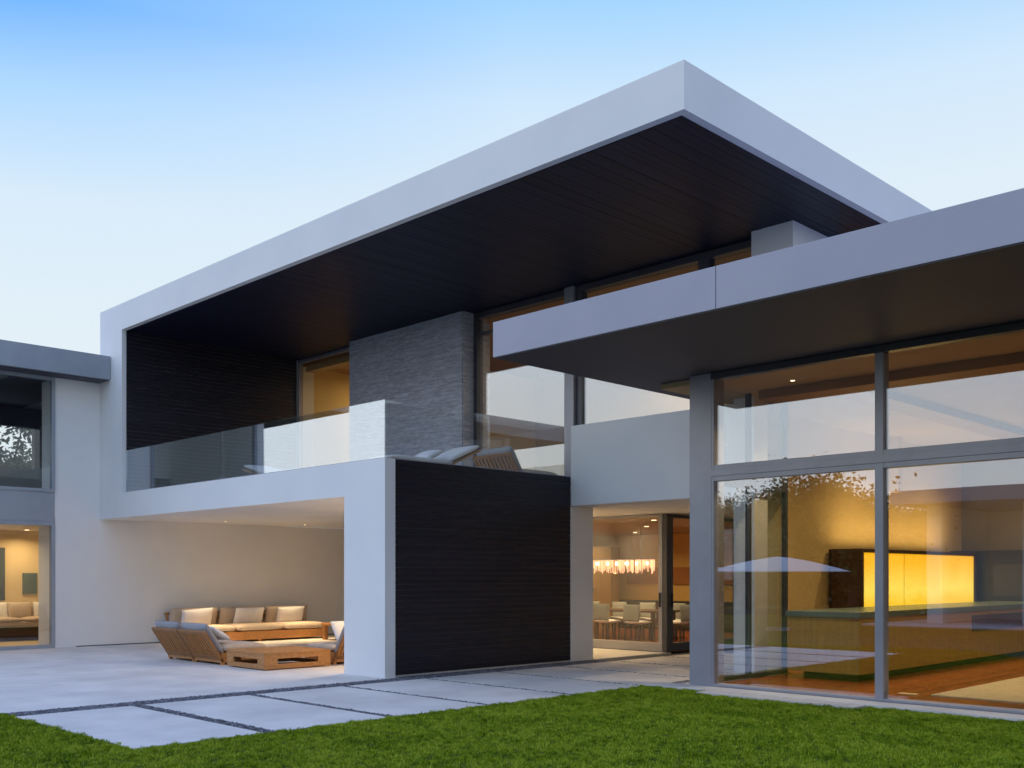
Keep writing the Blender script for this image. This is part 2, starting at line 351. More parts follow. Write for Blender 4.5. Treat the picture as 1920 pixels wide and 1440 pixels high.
frame_ext('column', [(-13.75, XC, YF, YF+0.205, 0, 2.9)], M['stucco'], bevel=0)
frame_ext('inner_wall', [(-13.0, XC-0.03, YF+0.21, 14.22, 0, 2.9), (-16, -13.0, 14.72, 14.86, 0, 2.9), (-16.15, -16.0, 14.72, 17.0, 0, 2.9), (-13.0, XC, 14.22, 14.86, 0, 2.9)], M['stucco'], bevel=0)
cb = MB(); z = 0.03
while z < 3.44:
    cb.box(XC-0.03, XC-0.005-random.uniform(0, .004), YF+0.212, 14.215, z, min(z+0.086, 3.452)); z += 0.09
cb.build('timber_cladding', M['darkwood'], H)
frame_ext('patio_wall', [(XL-0.25, XL+0.02, 8.84, 17.1, 0, 2.9), (XL+0.02, -16.0, 16.9, 17.1, 0, 2.9), (XL-0.25, XL-0.003, 8.84, YF, 2.9, 6.02)], M['stucco'], bevel=0)
sk = MB(); sk.box(XL+0.021, XL+0.03, 9.3, 16.9, 0.0, 0.022); sk.build('wall_foot_shadow', M['alu_dark'], H)  # dark strip imitating the thin shadow line along the wall foot
# rooms over the patio: floors, back wall, end wall
frame_ext('upper_floor', [(XL, -9.35, 14.345, 24.4, 2.905, 3.3)], M['stucco'])
frame_ext('parapet', [(XC, -8.68, 14.22, 14.34, 2.905, 4.4)], M['stucco'])
frame_ext('pier', [(-8.74, -8.0, 14.1, 15.6, 4.99, ZR0)], M['stucco'])
# fireplace wall of thin ledge stones
st = MB(); z = 3.31
while z < 7.05:
    rh = random.uniform(0.016, 0.034); x = -19.45
    while x < -15.56:
        w = random.uniform(0.12, 0.75); x1 = min(x+w, -15.55)
        st.box(x+.001, x1-.001, 14.10-random.uniform(0, .012), 14.16, z+.001, min(z+rh, 7.055)-.001); x = x1
    yy = 14.125
    while yy < 14.5:
        w = random.uniform(.15, .4); y1 = min(yy+w, 14.8); st.box(-15.6, -15.535+random.uniform(0, .015), yy+.001, y1-.001, z+.001, min(z+rh, 7.055)-.001); yy = y1
    z += rh
sc = MB().box(-19.44, -15.56, 14.15, 14.9, 3.301, 7.05).build('chimney_breast', M['stone'], H)
st.build('ledgestone', M['stone'], sc)

def window(name, parent, xs, plane, z0, z1, mull, mat, glass='glass', axis='x', fw=0.06, fd=0.12, trans=(), th=0.02, setin=0.04):
    """glazing in the plane y=plane (axis x) or x=plane (axis y); xs = run, mull = [(a,b)], trans=[(z0,z1)]"""
    f = MB(); a0, a1 = xs
    def bx(m, a, b, c, d, p0, p1):
        if axis == 'x': m.box(a, b, p0, p1, c, d)
        else: m.box(p0, p1, a, b, c, d)
    s = 1 if plane >= 0 else 1
    p0, p1 = (plane, plane+fd) if axis == 'x' else (plane-fd, plane)
    gp = (p0+setin, p0+setin+th) if axis == 'x' else (p1-setin-th, p1-setin)
    bx(f, a0, a1, z0, z0+fw, p0, p1); bx(f, a0, a1, z1-fw, z1, p0, p1)
    ml = [(a0, a0+fw)] + list(mull) + [(a1-fw, a1)]
    for (m0, m1) in ml: bx(f, m0, m1, z0+fw, z1-fw, p0-(0 if axis == 'y' else .002), p1+(0.002 if axis == 'y' else 0))
    for (t0, t1) in trans:
        for (m, n) in zip(ml[:-1], ml[1:]): bx(f, m[1], n[0], t0, t1, p0, p1)
    fo = f.build(name, mat, parent, 0.004)
    zs = [z0+fw] + [v for t in trans for v in t] + [z1-fw]
    for (m, n) in zip(ml[:-1], ml[1:]):
        for k in range(0, len(zs), 2):
            gl = MB(); bx(gl, m[1], n[0], zs[k], zs[k+1], gp[0], gp[1]); gl.build('pane', M[glass], fo)
    return fo
# upstairs glazing: left bay, then the tall run right of the stone
window('window', H, (-22.085, -19.46), 14.40, 3.3, 7.05, [], M['alu'], fw=0.07)
window('window', H, (-15.53, -8.745), 14.40, 3.3, 7.05, [(-12.93, -12.55), (-9.95, -9.72)], M['alu_dark'], fw=0.12, trans=[(6.58, 6.63)], fd=0.16)
ml = MB(); ml.box(-12.935, -12.70, 14.33, 14.398, 3.3, 7.05); ml.build('mullion_cover', M['alu'], H, 0.004)
# inside the upstairs rooms
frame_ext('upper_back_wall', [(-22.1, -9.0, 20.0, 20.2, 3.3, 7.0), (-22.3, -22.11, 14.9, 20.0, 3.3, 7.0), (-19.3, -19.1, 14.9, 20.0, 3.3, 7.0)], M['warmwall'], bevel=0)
frame_ext('upper_ceiling', [(-22.1, -8.6, 14.58, 20.0, 6.93, 7.0)], M['woodceil'], bevel=0)
frame_ext('ceiling_beam', [(-15.4, -8.75, 15.6, 15.75, 6.80, 6.929), (-15.4, -8.75, 17.4, 17.55, 6.80, 6.929)], M['woodceil'], bevel=0)
frame_ext('curtain_box', [(-22.0, -19.4, 14.6, 14.85, 6.78, 6.928)], M['ceiling'], bevel=0)
# glass railing
rl = MB(); rl.box(-22.08, -12.76, YF+0.09, YF+0.106, 3.42, 4.39); 
def pane(parent, dims, name='glass_panel', mat='railglass'):
    return box(name, dims, M[mat], parent)
RA = MB(); RA.box(-22.08, -12.74, YF+0.08, YF+0.118, 3.45, 3.475); RA.box(-12.80, -12.762, YF+0.12, 14.2, 3.448, 3.472)
RAo = RA.build('railing', M['alu'], H, 0.002)
for a, b in ((-22.08, -17.93), (-17.90, -12.80)): pane(RAo, (a, b, YF+0.092, YF+0.107, 3.475, 4.39))
for a, b in ((YF+0.11, 12.2), (12.22, 14.19)): pane(RAo, (-12.79, -12.775, a, b, 3.472, 4.39), mat='glass_side')
# dining room under the upper floor
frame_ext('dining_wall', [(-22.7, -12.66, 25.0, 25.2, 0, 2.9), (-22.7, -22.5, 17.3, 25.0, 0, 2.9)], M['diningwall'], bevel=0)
frame_ext('dining_pier', [(-22.4, -19.75, 24.0, 24.4, 0.02, 2.5)], M['kitwood'], bevel=0)
frame_ext('dining_ceiling', [(-22.5, -12.8, 17.32, 25.0, 2.865, 2.90)], M['ceiling'], bevel=0)
fl = MB(); xx = -22.5
while xx < -12.72: fl.box(xx, xx+0.138, 17.3, 25.0, 0.0, 0.02); xx += 0.14
fl.build('dining_floor', M['floorwood'], H)
box('door_track', (-16.0, -12.66, 17.19, 17.30, 0.0121, 0.022), M['alu_dark'], H)
def door(xs, plane, axis, name='sliding_door', mat='alu'):
    f = MB(); a0, a1 = xs; fw = 0.10
    if axis == 'x':
        p0, p1 = plane, plane+0.09
        for b in ((a0, a1, p0, p1, 0.022, 0.20), (a0, a1, p0, p1, 2.85, 2.89), (a0, a0+fw, p0, p1, .20, 2.85), (a1-fw, a1, p0, p1, .20, 2.85)): f.box(*b)
        fo = f.build(name, M[mat], H, 0.003); box('pane', (a0+fw, a1-fw, p0+.03, p0+.05, .20, 2.85), M['glass_side'], fo)
        MB().box(a1-fw+.025, a1-fw+.06, p0-.03, p0-.002, 0.95, 1.25).build('handle', M['black'], fo, 0.003)
    else:
        p0, p1 = plane-0.09, plane
        for b in ((p0, p1, a0, a1, 0.022, 0.20), (p0, p1, a0, a1, 2.82, 2.885), (p0, p1, a0, a0+fw, .20, 2.82), (p0, p1, a1-fw, a1, .20, 2.82)): f.box(*b)
        fo = f.build(name, M[mat], H, 0.003); box('pane', (p0+.03, p0+.05, a0+fw, a1-fw, .20, 2.82), M['glass_side'], fo)
        MB().box(p1+.002, p1+.03, a0+.03, a0+.065, 0.95, 1.25).build('handle', M['black'], fo, 0.003)
door((-15.99, -12.78), 17.20, 'x'); door((17.32, 19.9), -12.66, 'y', mat='alu_dark'); door((19.92, 22.5), -12.66, 'y', mat='alu_dark'); door((22.52, 25.0), -12.66, 'y', mat='alu_dark')
box('corner_post', (-12.77, -12.66, 17.20, 17.31, 0.012, 2.885), M['alu_dark'], H, 0.003)

# ------------------------------------------------------------------ kitchen pavilion on the right
K = thing('kitchen_pavilion', 'grey glass walled pavilion with a projecting flat canopy on the right', 'building', (-3, 15, 0))
def kp(name, boxes, mat, bevel=0.006, **k): return frame_ext(name, boxes, mat, K, bevel, **k)
kp('canopy', [(-9.78, -6.285, 9.42, 14.09, 4.512, 4.98), (-6.277, 8, 9.42, 14.09, 4.512, 4.98)], M['fascia_grey'], 0.004)
kp('canopy_soffit', [(-9.765, 8, 9.435, 14.08, 4.50, 4.511)], M['soffit_grey'], 0)
kp('roof', [(-9.3, 8, 14.095, 25.5, 4.512, 4.97)], M['fascia_grey'])
kp('corner_column', [(-8.65, -8.27, 12.3, 12.62, 0.0, 4.50)], M['alu'])
W = window('window', K, (-8.268, 4.0), 12.30, 0.026, 4.49, [(-5.84, -5.73), (-3.40, -3.29), (-0.96, -0.85), (1.5, 1.61)], M['alu'], fw=0.035, fd=0.16, trans=[(2.95, 3.18)], setin=0.05)
gr = MB(); gr.box(-8.268, 4, 12.285, 12.299, 3.02, 3.115); gr.build('transom_rib', M['alu'], K, 0.002)
kp('head_strip', [(-8.268, 4, 12.27, 12.40, 4.40, 4.489)], M['alu_dark'], 0)
# side glazing onto the passage, white post beyond it
window('window', K, (12.63, 14.85), -8.52, 0.026, 4.49, [(13.7, 13.76)], M['alu_dark'], axis='y', fw=0.06, fd=0.08, glass='glass_side', trans=[(2.95, 3.18)])
kp('white_post', [(-9.0, -8.62, 14.0, 14.4, 0.0, 4.49)], M['stucco'])
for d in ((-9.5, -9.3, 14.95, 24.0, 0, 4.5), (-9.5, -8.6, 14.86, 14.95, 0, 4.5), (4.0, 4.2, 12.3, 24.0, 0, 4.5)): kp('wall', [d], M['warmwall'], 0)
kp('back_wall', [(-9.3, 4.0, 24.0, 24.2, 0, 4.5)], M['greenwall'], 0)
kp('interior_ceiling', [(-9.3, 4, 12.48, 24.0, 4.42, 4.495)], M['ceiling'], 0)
kp('ceiling_drop', [(-8.3, 4, 13.6, 14.1, 4.28, 4.419), (-7.4, -6.9, 14.1, 24.0, 4.30, 4.419)], M['woodceil'], 0)
fl = MB(); xx = -9.3
while xx < 3.95: fl.box(xx, xx+0.138, 12.47 if xx > -8.55 else 14.96, 24.0, 0.0, 0.022); xx += 0.14
fl.build('kitchen_floor', M['floorwood'], K)

isl = thing('kitchen_island', 'long veneered kitchen island with a dark worktop behind the big window', 'kitchen island', (-7.6, 18, 0.022))
box('cabinet', (-8.22, -7.03, 14.3, 23.0, 0.13, 0.97), M['kitwood'], isl, 0.004)
box('worktop', (-8.24, -7.01, 14.28, 23.05, 0.971, 1.06), M['worktop'], isl, 0.006)
box('plinth', (-8.1, -7.2, 14.6, 22.9, 0.022, 0.129), M['kitdark'], isl)
box('drawer_front', (-7.029, -7.015, 18.6, 22.6, 0.62, 0.90), M['kitdark'], isl)
cab = thing('display_cabinet', 'dark timber cabinet with glowing amber glass panels behind the island', 'cabinet', (-8.95, 20, 0.022))
mb = MB(); mb.box(-9.22, -8.6, 17.60, 17.68, 0.022, 2.10); mb.box(-9.22, -8.6, 22.95, 23.03, 0.022, 2.10); mb.box(-9.22, -8.6, 17.68, 22.95, 2.04, 2.10); mb.box(-9.22, -8.6, 17.68, 22.95, 0.022, 1.0); mb.box(-9.25, -9.2, 17.6, 23.03, 0.022, 2.1)
mb.build('carcass', M['kitdark'], cab, 0.003)
for a, b in ((17.74, 19.40), (19.46, 21.15), (21.19, 22.90)):
    box('amber_panel', (-8.64, -8.62, a, b, 1.02, 2.03), M['glow'], cab)
area('cabinet_uplight', cab, (-8.8, 20.3, 2.16), (0.4, 5.0), 48, (1, 0.66, 0.28), (R(180), 0, 0))
ov = thing('oven_wall', 'dark wall of built-in ovens at the far end of the lit cabinet', 'oven', (-8.9, 23.5, 0.022))
box('casing', (-9.25, -4.2, 23.2, 23.98, 0.022, 2.16), M['black'], ov, 0.004)
for x0 in (-8.3, -7.4, -6.5, -5.6): box('oven_door', (x0, x0+.8, 23.17, 23.199, 1.15, 1.85), M['alu_dark'], ov, 0.004)
rg = box('rug', (-5.58, -1.5, 13.37, 16.8, 0.023, 0.04), M['rug']); tag(rg, 'cream rug on the red boards at the right of the kitchen', 'rug')
vt = box('floor_vent', (-6.0, -5.75, 13.30, 13.42, 0.023, 0.032), M['creamwall']); tag(vt, 'small pale vent in the kitchen floor beside the rug', 'vent')

def downlight(x, y, z, power, label, group, spread=120, rad=0.06):
    t = thing('downlight', label, 'ceiling light', (x, y, z), group=group)
    MB().tube((x, y, z-0.012), (x, y, z+.0), rad+.015, n=16).build('trim_ring', M['alu'], t)
    MB().tube((x, y, z-0.016), (x, y, z-.0125), rad, n=16).build('lamp', M['lampdisc'], t)
    if power:
        area('lamp_beam', t, (x, y, z-0.03), (rad*1.5, rad*1.5), power, spread=spread, col=(1, 0.71, 0.37))
    return t
downlight(-7.5, 13.2, 4.42, 40, 'added warm downlight lighting the island end, just inside the kitchen window', 'kitchen ceiling downlights', 120, rad=.03)  # extra lamp, added to brighten the end face of the island
for x in (-7.6, -5.0, -2.0):
    for y in (15.2, 18.6, 22):
        downlight(x, y, 4.42, 34, 'recessed warm downlight in the kitchen ceiling, %s row, %s' % ({15.2: 'window', 18.6: 'middle', 22: 'back'}[y], {-7.6: 'above the island', -5.0: 'centre of its row', -2.0: 'right end of its row'}[x]), 'kitchen ceiling downlights', 130, rad=.03)
for x in (-20.6, -18.2, -15.8, -13.9):
    for y in (18.4, 20.6, 23.2):
        downlight(x, y, 2.865, 18, 'warm dining room downlight, %s row, %s' % ({18.4: 'door side', 20.6: 'chandelier', 23.2: 'far wall'}[y], {-20.6: 'farthest left', -18.2: 'second from the left', -15.8: 'third from the left', -13.9: 'farthest right'}[x]), 'dining room ceiling downlights', 150)
for x, y, p, lb in ((-14.3, 11.4, 42, 'nearest the column'), (-14.3, 13.2, 40, 'in the middle'), (-15.2, 15.6, 42, 'by the back wall')):
    downlight(x, y, 2.9, p, 'recessed warm downlight in the covered patio ceiling, '+lb, 'covered patio downlights', 165)
for x, y, p in ((-20.8, 16.6, 34), (-20.8, 18.6, 26), (-14.2, 16.6, 22), (-11.5, 16.6, 22), (-14.2, 19, 14), (-11.5, 19, 14)):
    downlight(x, y, 6.93, p, 'warm downlight in the upstairs ceiling, %s, %s' % ({-20.8: 'left bay', -14.2: 'behind the tall window', -11.5: 'right end of the tall window'}[x], 'near the glass' if y < 17 else 'deeper in the room'), 'upstairs ceiling downlights', 170)
downlight(-14.6, 16.0, 2.905, 8, 'porch downlight outside the dining door', None, 140)

# dining furniture
t = thing('dining_table', 'long dark dining table under the lit chandelier', 'table', (-17, 20.5, 0.02))
box('tabletop', (-19.0, -15.0, 19.95, 21.05, 0.70, 0.75), M['kitdark'], t, 0.005)
for x in (-18.8, -15.2):
    for y in (20.08, 20.92): box('leg', (x-.04, x+.04, y-.04, y+.04, 0.02, 0.70), M['kitdark'], t)
def dchair():
    t = thing('dining_chair', 'x', 'chair', (0, 0, 0.02))
    MB().pillow(Matrix.Translation((0, 0.25, .45)), .50, .50, .10).build('seat', M['cush_white'], t, smooth=True, local=True)
    MB().pillow(Matrix.Translation((0, 0.0, .68)) @ Matrix.Rotation(R(84), 4, 'X'), .52, .42, .08).build('backrest', M['chairgrey'], t, smooth=True, local=True)
    for x in (-.21, .21):
        for y in (.03, .45): MB().bar((x, y, 0), (x, y, .42), .035).build('leg', M['black'], t, local=True)
    return t
dc = dchair(); cl = {0: 'farthest left', 1: 'second from the left', 2: 'third from the left', 3: 'farthest right'}
k = 0
for i, x in enumerate((-18.3, -17.35, -16.4, -15.45)):
    lab = 'white upholstered dining chair on the near side of the table, ' + cl[i]
    if k == 0: dc.location = (x, 19.55, .02); dc['label'] = lab; dc['group'] = 'dining chairs round the table'
    else: dup(dc, (x, 19.55, .02), 0, lab)
    k += 1
    dup(dc, (x, 21.45, .02), R(180), 'white upholstered dining chair on the far side of the table, ' + cl[i])
dup(dc, (-14.5, 20.5, .02), R(90), 'white upholstered dining chair at the right head of the table')
sbd = thing('sideboard', 'long dark sideboard along the cream dining room wall', 'sideboard', (-18, 24.7, 0.02))
box('cabinet', (-20.2, -13.2, 24.5, 24.98, 0.1, 0.80), M['kitdark'], sbd, 0.004); box('top', (-20.25, -13.15, 24.46, 24.985, 0.801, 0.86), M['black'], sbd, 0.004)
a = box('painting', (-19.9, -14.5, 24.94, 24.99, 1.36, 1.86), M['art_orange']); tag(a, 'wide orange canvas on the dining room wall above the sideboard', 'painting')
ch = thing('chandelier', 'long crystal chandelier with a row of glowing bulbs over the dining table', 'chandelier', (-17, 20.5, 1.75))
MB().box(-18.5, -15.55, 20.38, 20.62, 2.02, 2.04).build('frame', M['alu'], ch)
for x in (-18.2, -15.9): MB().tube((x, 20.5, 2.04), (x, 20.5, 2.86), .006, n=6).build('cable', M['black'], ch)
for i in range(9):
    x = -18.3+i*.325; c = MB()
    for a_ in range(6):
        for b_ in range(8):
            c.add([], [])
    m = bpy.data.meshes.new('bulb'); bb = bmesh.new(); bmesh.ops.create_uvsphere(bb, u_segments=10, v_segments=6, radius=.05); bb.to_mesh(m); bb.free(); m.materials.append(M['bulb'])
    ob = bpy.data.objects.new('bulb', m); COL.objects.link(ob); ob.parent = ch; ob.location = (x+17, 0, .17)
c = MB()
for i in range(260):
    x = random.uniform(-18.5, -15.55); y = 20.5+random.choice((-.12, .12))+random.uniform(-.01, .01); z1 = 2.01; z0 = z1-random.uniform(.14, .36)
    c.bar((x, y, z0), (x, y, z1), .009)
c.build('crystals', M['crystal'], ch)
area('chandelier_light', ch, (-17.0, 20.5, 1.70), (2.6, .2), 34)
pl = thing('potted_plant', 'dark green bowl plant standing in the dining room', 'plant', (-17.95, 19.0, 0.0))
MB().tube((-18.95, 21.9, .02), (-18.95, 21.9, 1.0), .16, .22).build('pot', M['kitdark'], pl)
lf = MB()
for i in range(220):
    a_ = random.uniform(0, 6.28); e = random.uniform(0.1, 1.2); r = random.uniform(.15, .5); p = Vector((-18.95, 21.9, 1.0)); q = p+Vector((math.cos(a_)*r, math.sin(a_)*r, math.sin(e)*.32))
    d = (q-p).cross(Vector((0, 0, 1))).normalized()*.03; lf.add([p, (p+q)/2+d+Vector((0, 0, .05)), q, (p+q)/2-d+Vector((0, 0, .05))], [(0, 1, 2, 3)])
lf.build('leaves', M['leaf'], pl)

# ------------------------------------------------------------------ left wing
L = thing('garden_wing', 'blue grey two-storey glazed wing with a flat overhanging roof at the left edge', 'building', (-26, 8, 0))
def lp(name, boxes, mat, bevel=0.006, **k): return frame_ext(name, boxes, mat, L, bevel, **k)
lp('roof', [(-31, -22.67, 3.5, 9.85, 6.03, 6.56), (-31, XL-0.26, 9.85, 11.2, 6.03, 6.56)], M['alu_blue'])
lp('roof_soffit', [(-30.9, -22.75, 3.58, 9.84, 6.018, 6.029)], M['soffit_grey'], 0)
lp('spandrel', [(-23.42, -23.22, 6.0, 8.83, 2.80, 3.46)], M['alu_blue'])
window('window', L, (6.0, 8.838), -23.20, 3.461, 6.017, [], M['alu_blue'], axis='y', fw=0.07, fd=0.14, glass='glass_side')
window('window', L, (6.0, 8.838), -23.20, 0.0, 2.799, [], M['alu_blue'], axis='y', fw=0.08, fd=0.14, glass='glass_side')
lp('end_wall', [(-29, -23.2, 5.8, 5.99, 0, 6.017), (-24.2, -23.5, 8.84, 9.0, 0.02, 2.80), (-24.0, -23.5, 8.84, 9.0, 3.46, 6.01)], M['stucco'])
lp('floor_slab', [(-29, -23.43, 6.0, 11.2, 2.82, 3.44)], M['stucco'])
lp('back_wall', [(-28.8, -28.6, 6.0, 11.2, 0, 2.82)], M['creamwall'], 0)
lp('north_wall', [(-29, -23.5, 11.0, 11.2, 0, 6.017)], M['creamwall'], 0)
lp('upper_back_wall', [(-28.2, -28.0, 6.0, 11.0, 3.44, 4.42), (-28.2, -28.0, 6.0, 11.0, 5.52, 6.017), (-28.2, -28.0, 10.13, 11.0, 4.42, 5.52)], M['soffit_grey'], 0)
lp('ground_floor', [(-28.6, -23.35, 6.0, 11.0, 0.0, 0.02)], M['creamwall'], 0)
def sofa_in():
    t = thing('cream_sofa', 'cream sofa with loose cushions inside the left wing', 'sofa', (-27.9, 9.3, .02))
    box('base', (-28.5, -27.5, 7.4, 10.9, .1, .42), M['cush_beige'], t, .03); box('back', (-28.55, -28.3, 7.4, 10.9, .42, .80), M['cush_beige'], t, .03)
    for i, y in enumerate((7.9, 8.55, 9.2, 9.8, 10.45)):
        MB().pillow(Matrix.Translation((-28.15, y, .68)) @ Matrix.Rotation(R(78), 4, 'Y') @ Matrix.Rotation(R(90), 4, 'Z'), .6, .48, .18).build('cushion', M['cush_beige'] if i % 2 else M['cush_white'], t, smooth=True)
    for y in (8.0, 9.15, 10.3): MB().pillow(Matrix.Translation((-27.85, y, .47)), .8, 1.1, .16).build('seat_cushion', M['cush_beige'], t, smooth=True)
sofa_in()
ct = thing('low_table', 'low dark table in front of the cream sofa in the left wing', 'table', (-26.3, 9.2, .02))
box('tabletop', (-26.9, -25.9, 8.2, 9.9, .30, .36), M['black'], ct, .005); box('base', (-26.7, -26.1, 8.4, 9.7, .02, .299), M['kitdark'], ct)
a = box('picture', (-28.598, -28.56, 10.03, 10.40, 1.12, 1.68), M['art_teal']); tag(a, 'small dark teal picture on the wall inside the left wing', 'picture')
a = box('wall_panel', (-28.598, -28.56, 8.6, 9.58, 0.95, 2.35), M['art_blue']); tag(a, 'tall dark blue panel on the wall above the cream sofa', 'painting')
for y in (8.2, 9.9): downlight(-27.9, y, 2.82, 20, 'recessed warm downlight above the sofa in the left wing, nearest the '+('picture' if y > 9 else 'blue panel'), 'left wing downlights', 150)
for y in (8.2,): downlight(-25.2, y, 2.82, 14, 'recessed warm downlight near the glass in the left wing', None, 150)

# ------------------------------------------------------------------ teak patio furniture
def lounge_chair():
    t = thing('lounge_chair', 'x', 'chair', (0, 0, 0))
    w = 1.0; D = .95; Lb = .66; tl = R(-28)     # back leans out to -y
    base = MB(); base.box(0, w, 0, .05, .04, .22); base.box(0, w, D-.05, D, .04, .22); base.box(0, .05, .05, D-.05, .04, .22); base.box(w-.05, w, .05, D-.05, .04, .22)
    for i in range(8): base.box(.05, w-.05, .07+i*.105, .155+i*.105, .19, .215)
    base.build('seat_frame', M['teak'], t, .004, local=True)
    for x in (.03, w-.03):
        for y in (.04, D-.04): MB().box(x-.03, x+.03, y-.03, y+.03, 0, .045).build('foot', M['teak'], t, local=True)
    m = Matrix.Translation((0, .02, .10)) @ Matrix.Rotation(-tl*-1 if False else R(32), 4, 'X')
    # local z up the back; rotate so the top goes to -y
    m = Matrix.Translation((0, .03, .06)) @ Matrix.Rotation(R(33), 4, 'X')
    b = MB(); b.box(0, .065, -.02, .025, 0, Lb, m); b.box(w-.065, w, -.02, .025, 0, Lb, m); b.box(.065, w-.065, -.02, .025, Lb-.06, Lb, m); b.box(.065, w-.065, -.02, .025, .06, .14, m)
    bo = b.build('back_frame', M['teak2'], t, .004, local=True)
    s = MB()
    for i in range(9):
        x = .11+i*(w-.22)/8; s.box(x-.019, x+.019, -.018, .012, .14, Lb-.06, m)
    s.build('slats', M['teak'], bo, local=True)
    MB().pillow(Matrix.Translation((w/2, D/2+.03, .29)), w-.04, D-.06, .17, p=12, fluff=.12).build('seat_cushion', M['cush_beige'], t, smooth=True, local=True)
    m2 = m @ Matrix.Translation((w/2, .11, Lb/2+.09)) @ Matrix.Rotation(R(90), 4, 'X')
    MB().pillow(m2, w-.06, Lb-.02, .17, p=9, fluff=.2).build('back_cushion', M['cush_grey'], t, smooth=True, local=True)
    return t
lc = lounge_chair(); lc.location = (-18.62, 9.22, 0); lc['label'] = 'slat-backed teak lounge chair at the left of the pair on the patio'; lc['group'] = 'teak lounge chairs on the patio'
dup(lc, (-17.58, 9.22, 0), 0, 'slat-backed teak lounge chair touching the low teak table')
dup(lc, (-15.25, 10.72, 0), R(90), 'teak lounge chair turned sideways, half hidden by the white column')
for y, lb in ((12.2, 'over the left half'), (14.4, 'over the right half')):
    downlight(-21.75, y, 2.9, 20, 'small recessed downlight '+lb+' of the long teak sofa', 'covered patio downlights', 62, rad=.018)
# long sofa against the wall
sf = thing('teak_sofa', 'long teak sofa with beige cushions along the covered patio wall', 'sofa', (-22.5, 13.3, 0))
Y0, Y1 = 11.35, 15.25
b = MB(); b.box(-23.05, -22.0, Y0, Y1, .05, .25); b.build('seat_frame', M['teak'], sf, .006)
for y in (Y0+.06, 13.3, Y1-.06):
    for x in (-22.98, -22.08): box('foot', (x-.04, x+.04, y-.04, y+.04, 0, .05), M['teak'], sf)
b = MB()
for yy in np.arange(Y0+.04, Y1, .11): b.bar((-22.92, yy, .24), (-23.10, yy, .70), .05, .025)
b.bar((-23.10, Y0, .70), (-23.10, Y1, .70), .07, .05); b.build('back_frame', M['teak'], sf, .004)
for i in range(3):
    yc = Y0+.65+i*1.3
    MB().pillow(Matrix.Translation((-22.48, yc, .34)), .98, 1.28, .18, p=12, fluff=.1).build('seat_cushion', M['cush_beige'], sf, smooth=True)
    MB().pillow(Matrix.Translation((-22.93, yc, .60)) @ Matrix.Rotation(R(-74), 4, 'Y'), .48, 1.26, .20, p=9, fluff=.2).build('back_cushion', M['cush_beige'], sf, smooth=True)
for i, (yc, lb) in enumerate(((11.95, 'white throw pillow at the left end of the teak sofa'), (13.35, 'white throw pillow in the middle of the teak sofa'), (14.55, 'white throw pillow at the right end of the teak sofa'))):
    o = MB().pillow(Matrix.Translation((-22.66, yc, .60)) @ Matrix.Rotation(R(-68), 4, 'Y') @ Matrix.Rotation(R(random.uniform(-6, 6)), 4, 'Z'), .46, .80, .17, p=6, fluff=.4).build('throw_pillow', M['cush_white'], None, smooth=True)
    tag(o, lb, 'pillow', 'white throw pillows on the teak sofa')
o = MB().pillow(Matrix.Translation((-17.1, 9.32, .56)) @ Matrix.Rotation(R(58+90), 4, 'X'), .72, .42, .16, p=6, fluff=.4).build('throw_pillow', M['cush_white'], None, smooth=True); tag(o, 'pale throw pillow leaning in the lounge chair beside the low table', 'pillow')
o = MB().pillow(Matrix.Translation((-15.42, 11.2, .57)) @ Matrix.Rotation(R(58), 4, 'Y') @ Matrix.Rotation(R(180), 4, 'X'), .46, .74, .17, p=6, fluff=.4).build('throw_pillow', M['cush_white'], None, smooth=True); tag(o, 'white throw pillow in the lounge chair half hidden by the column', 'pillow')
# ottoman beyond
ot = thing('side_table', 'low teak side table between the sofa and the column', 'table', (-20.2, 15.2, 0))
box('tabletop', (-21.5, -19.9, 14.7, 15.8, .36, .42), M['teak'], ot, .006)
for x in (-21.42, -19.98):
    for y in (14.78, 15.72): box('leg', (x-.05, x+.05, y-.05, y+.05, 0, .36), M['teak'], ot)
# low table with slots
tb = thing('coffee_table', 'low square teak coffee table with slotted sides at the patio edge', 'table', (-15.7, 9.85, 0))
x0, x1, y0, y1, zt = -16.32, -15.08, 9.18, 10.52, .30
box('tabletop', (x0, x1, y0, y1, zt-.05, zt), M['teak'], tb, .006)
def slotside(fixed, a0, a1, axis):
    m = MB(); t_ = .04
    def q(a, b, c, d):
        if axis == 'x': m.box(a, b, fixed, fixed+t_, c, d)
        else: m.box(fixed, fixed+t_, a, b, c, d)
    q(a0, a1, .02, .10); q(a0, a1, .19, zt-.051); q(a0, a0+.22, .10, .19); q(a1-.22, a1, .10, .19)
    m.build('side_panel', M['teak'], tb, .002)
slotside(y0, x0, x1, 'x'); slotside(y1-.04, x0, x1, 'x'); slotside(x0, y0+.041, y1-.041, 'y'); slotside(x1-.04, y0+.041, y1-.041, 'y')

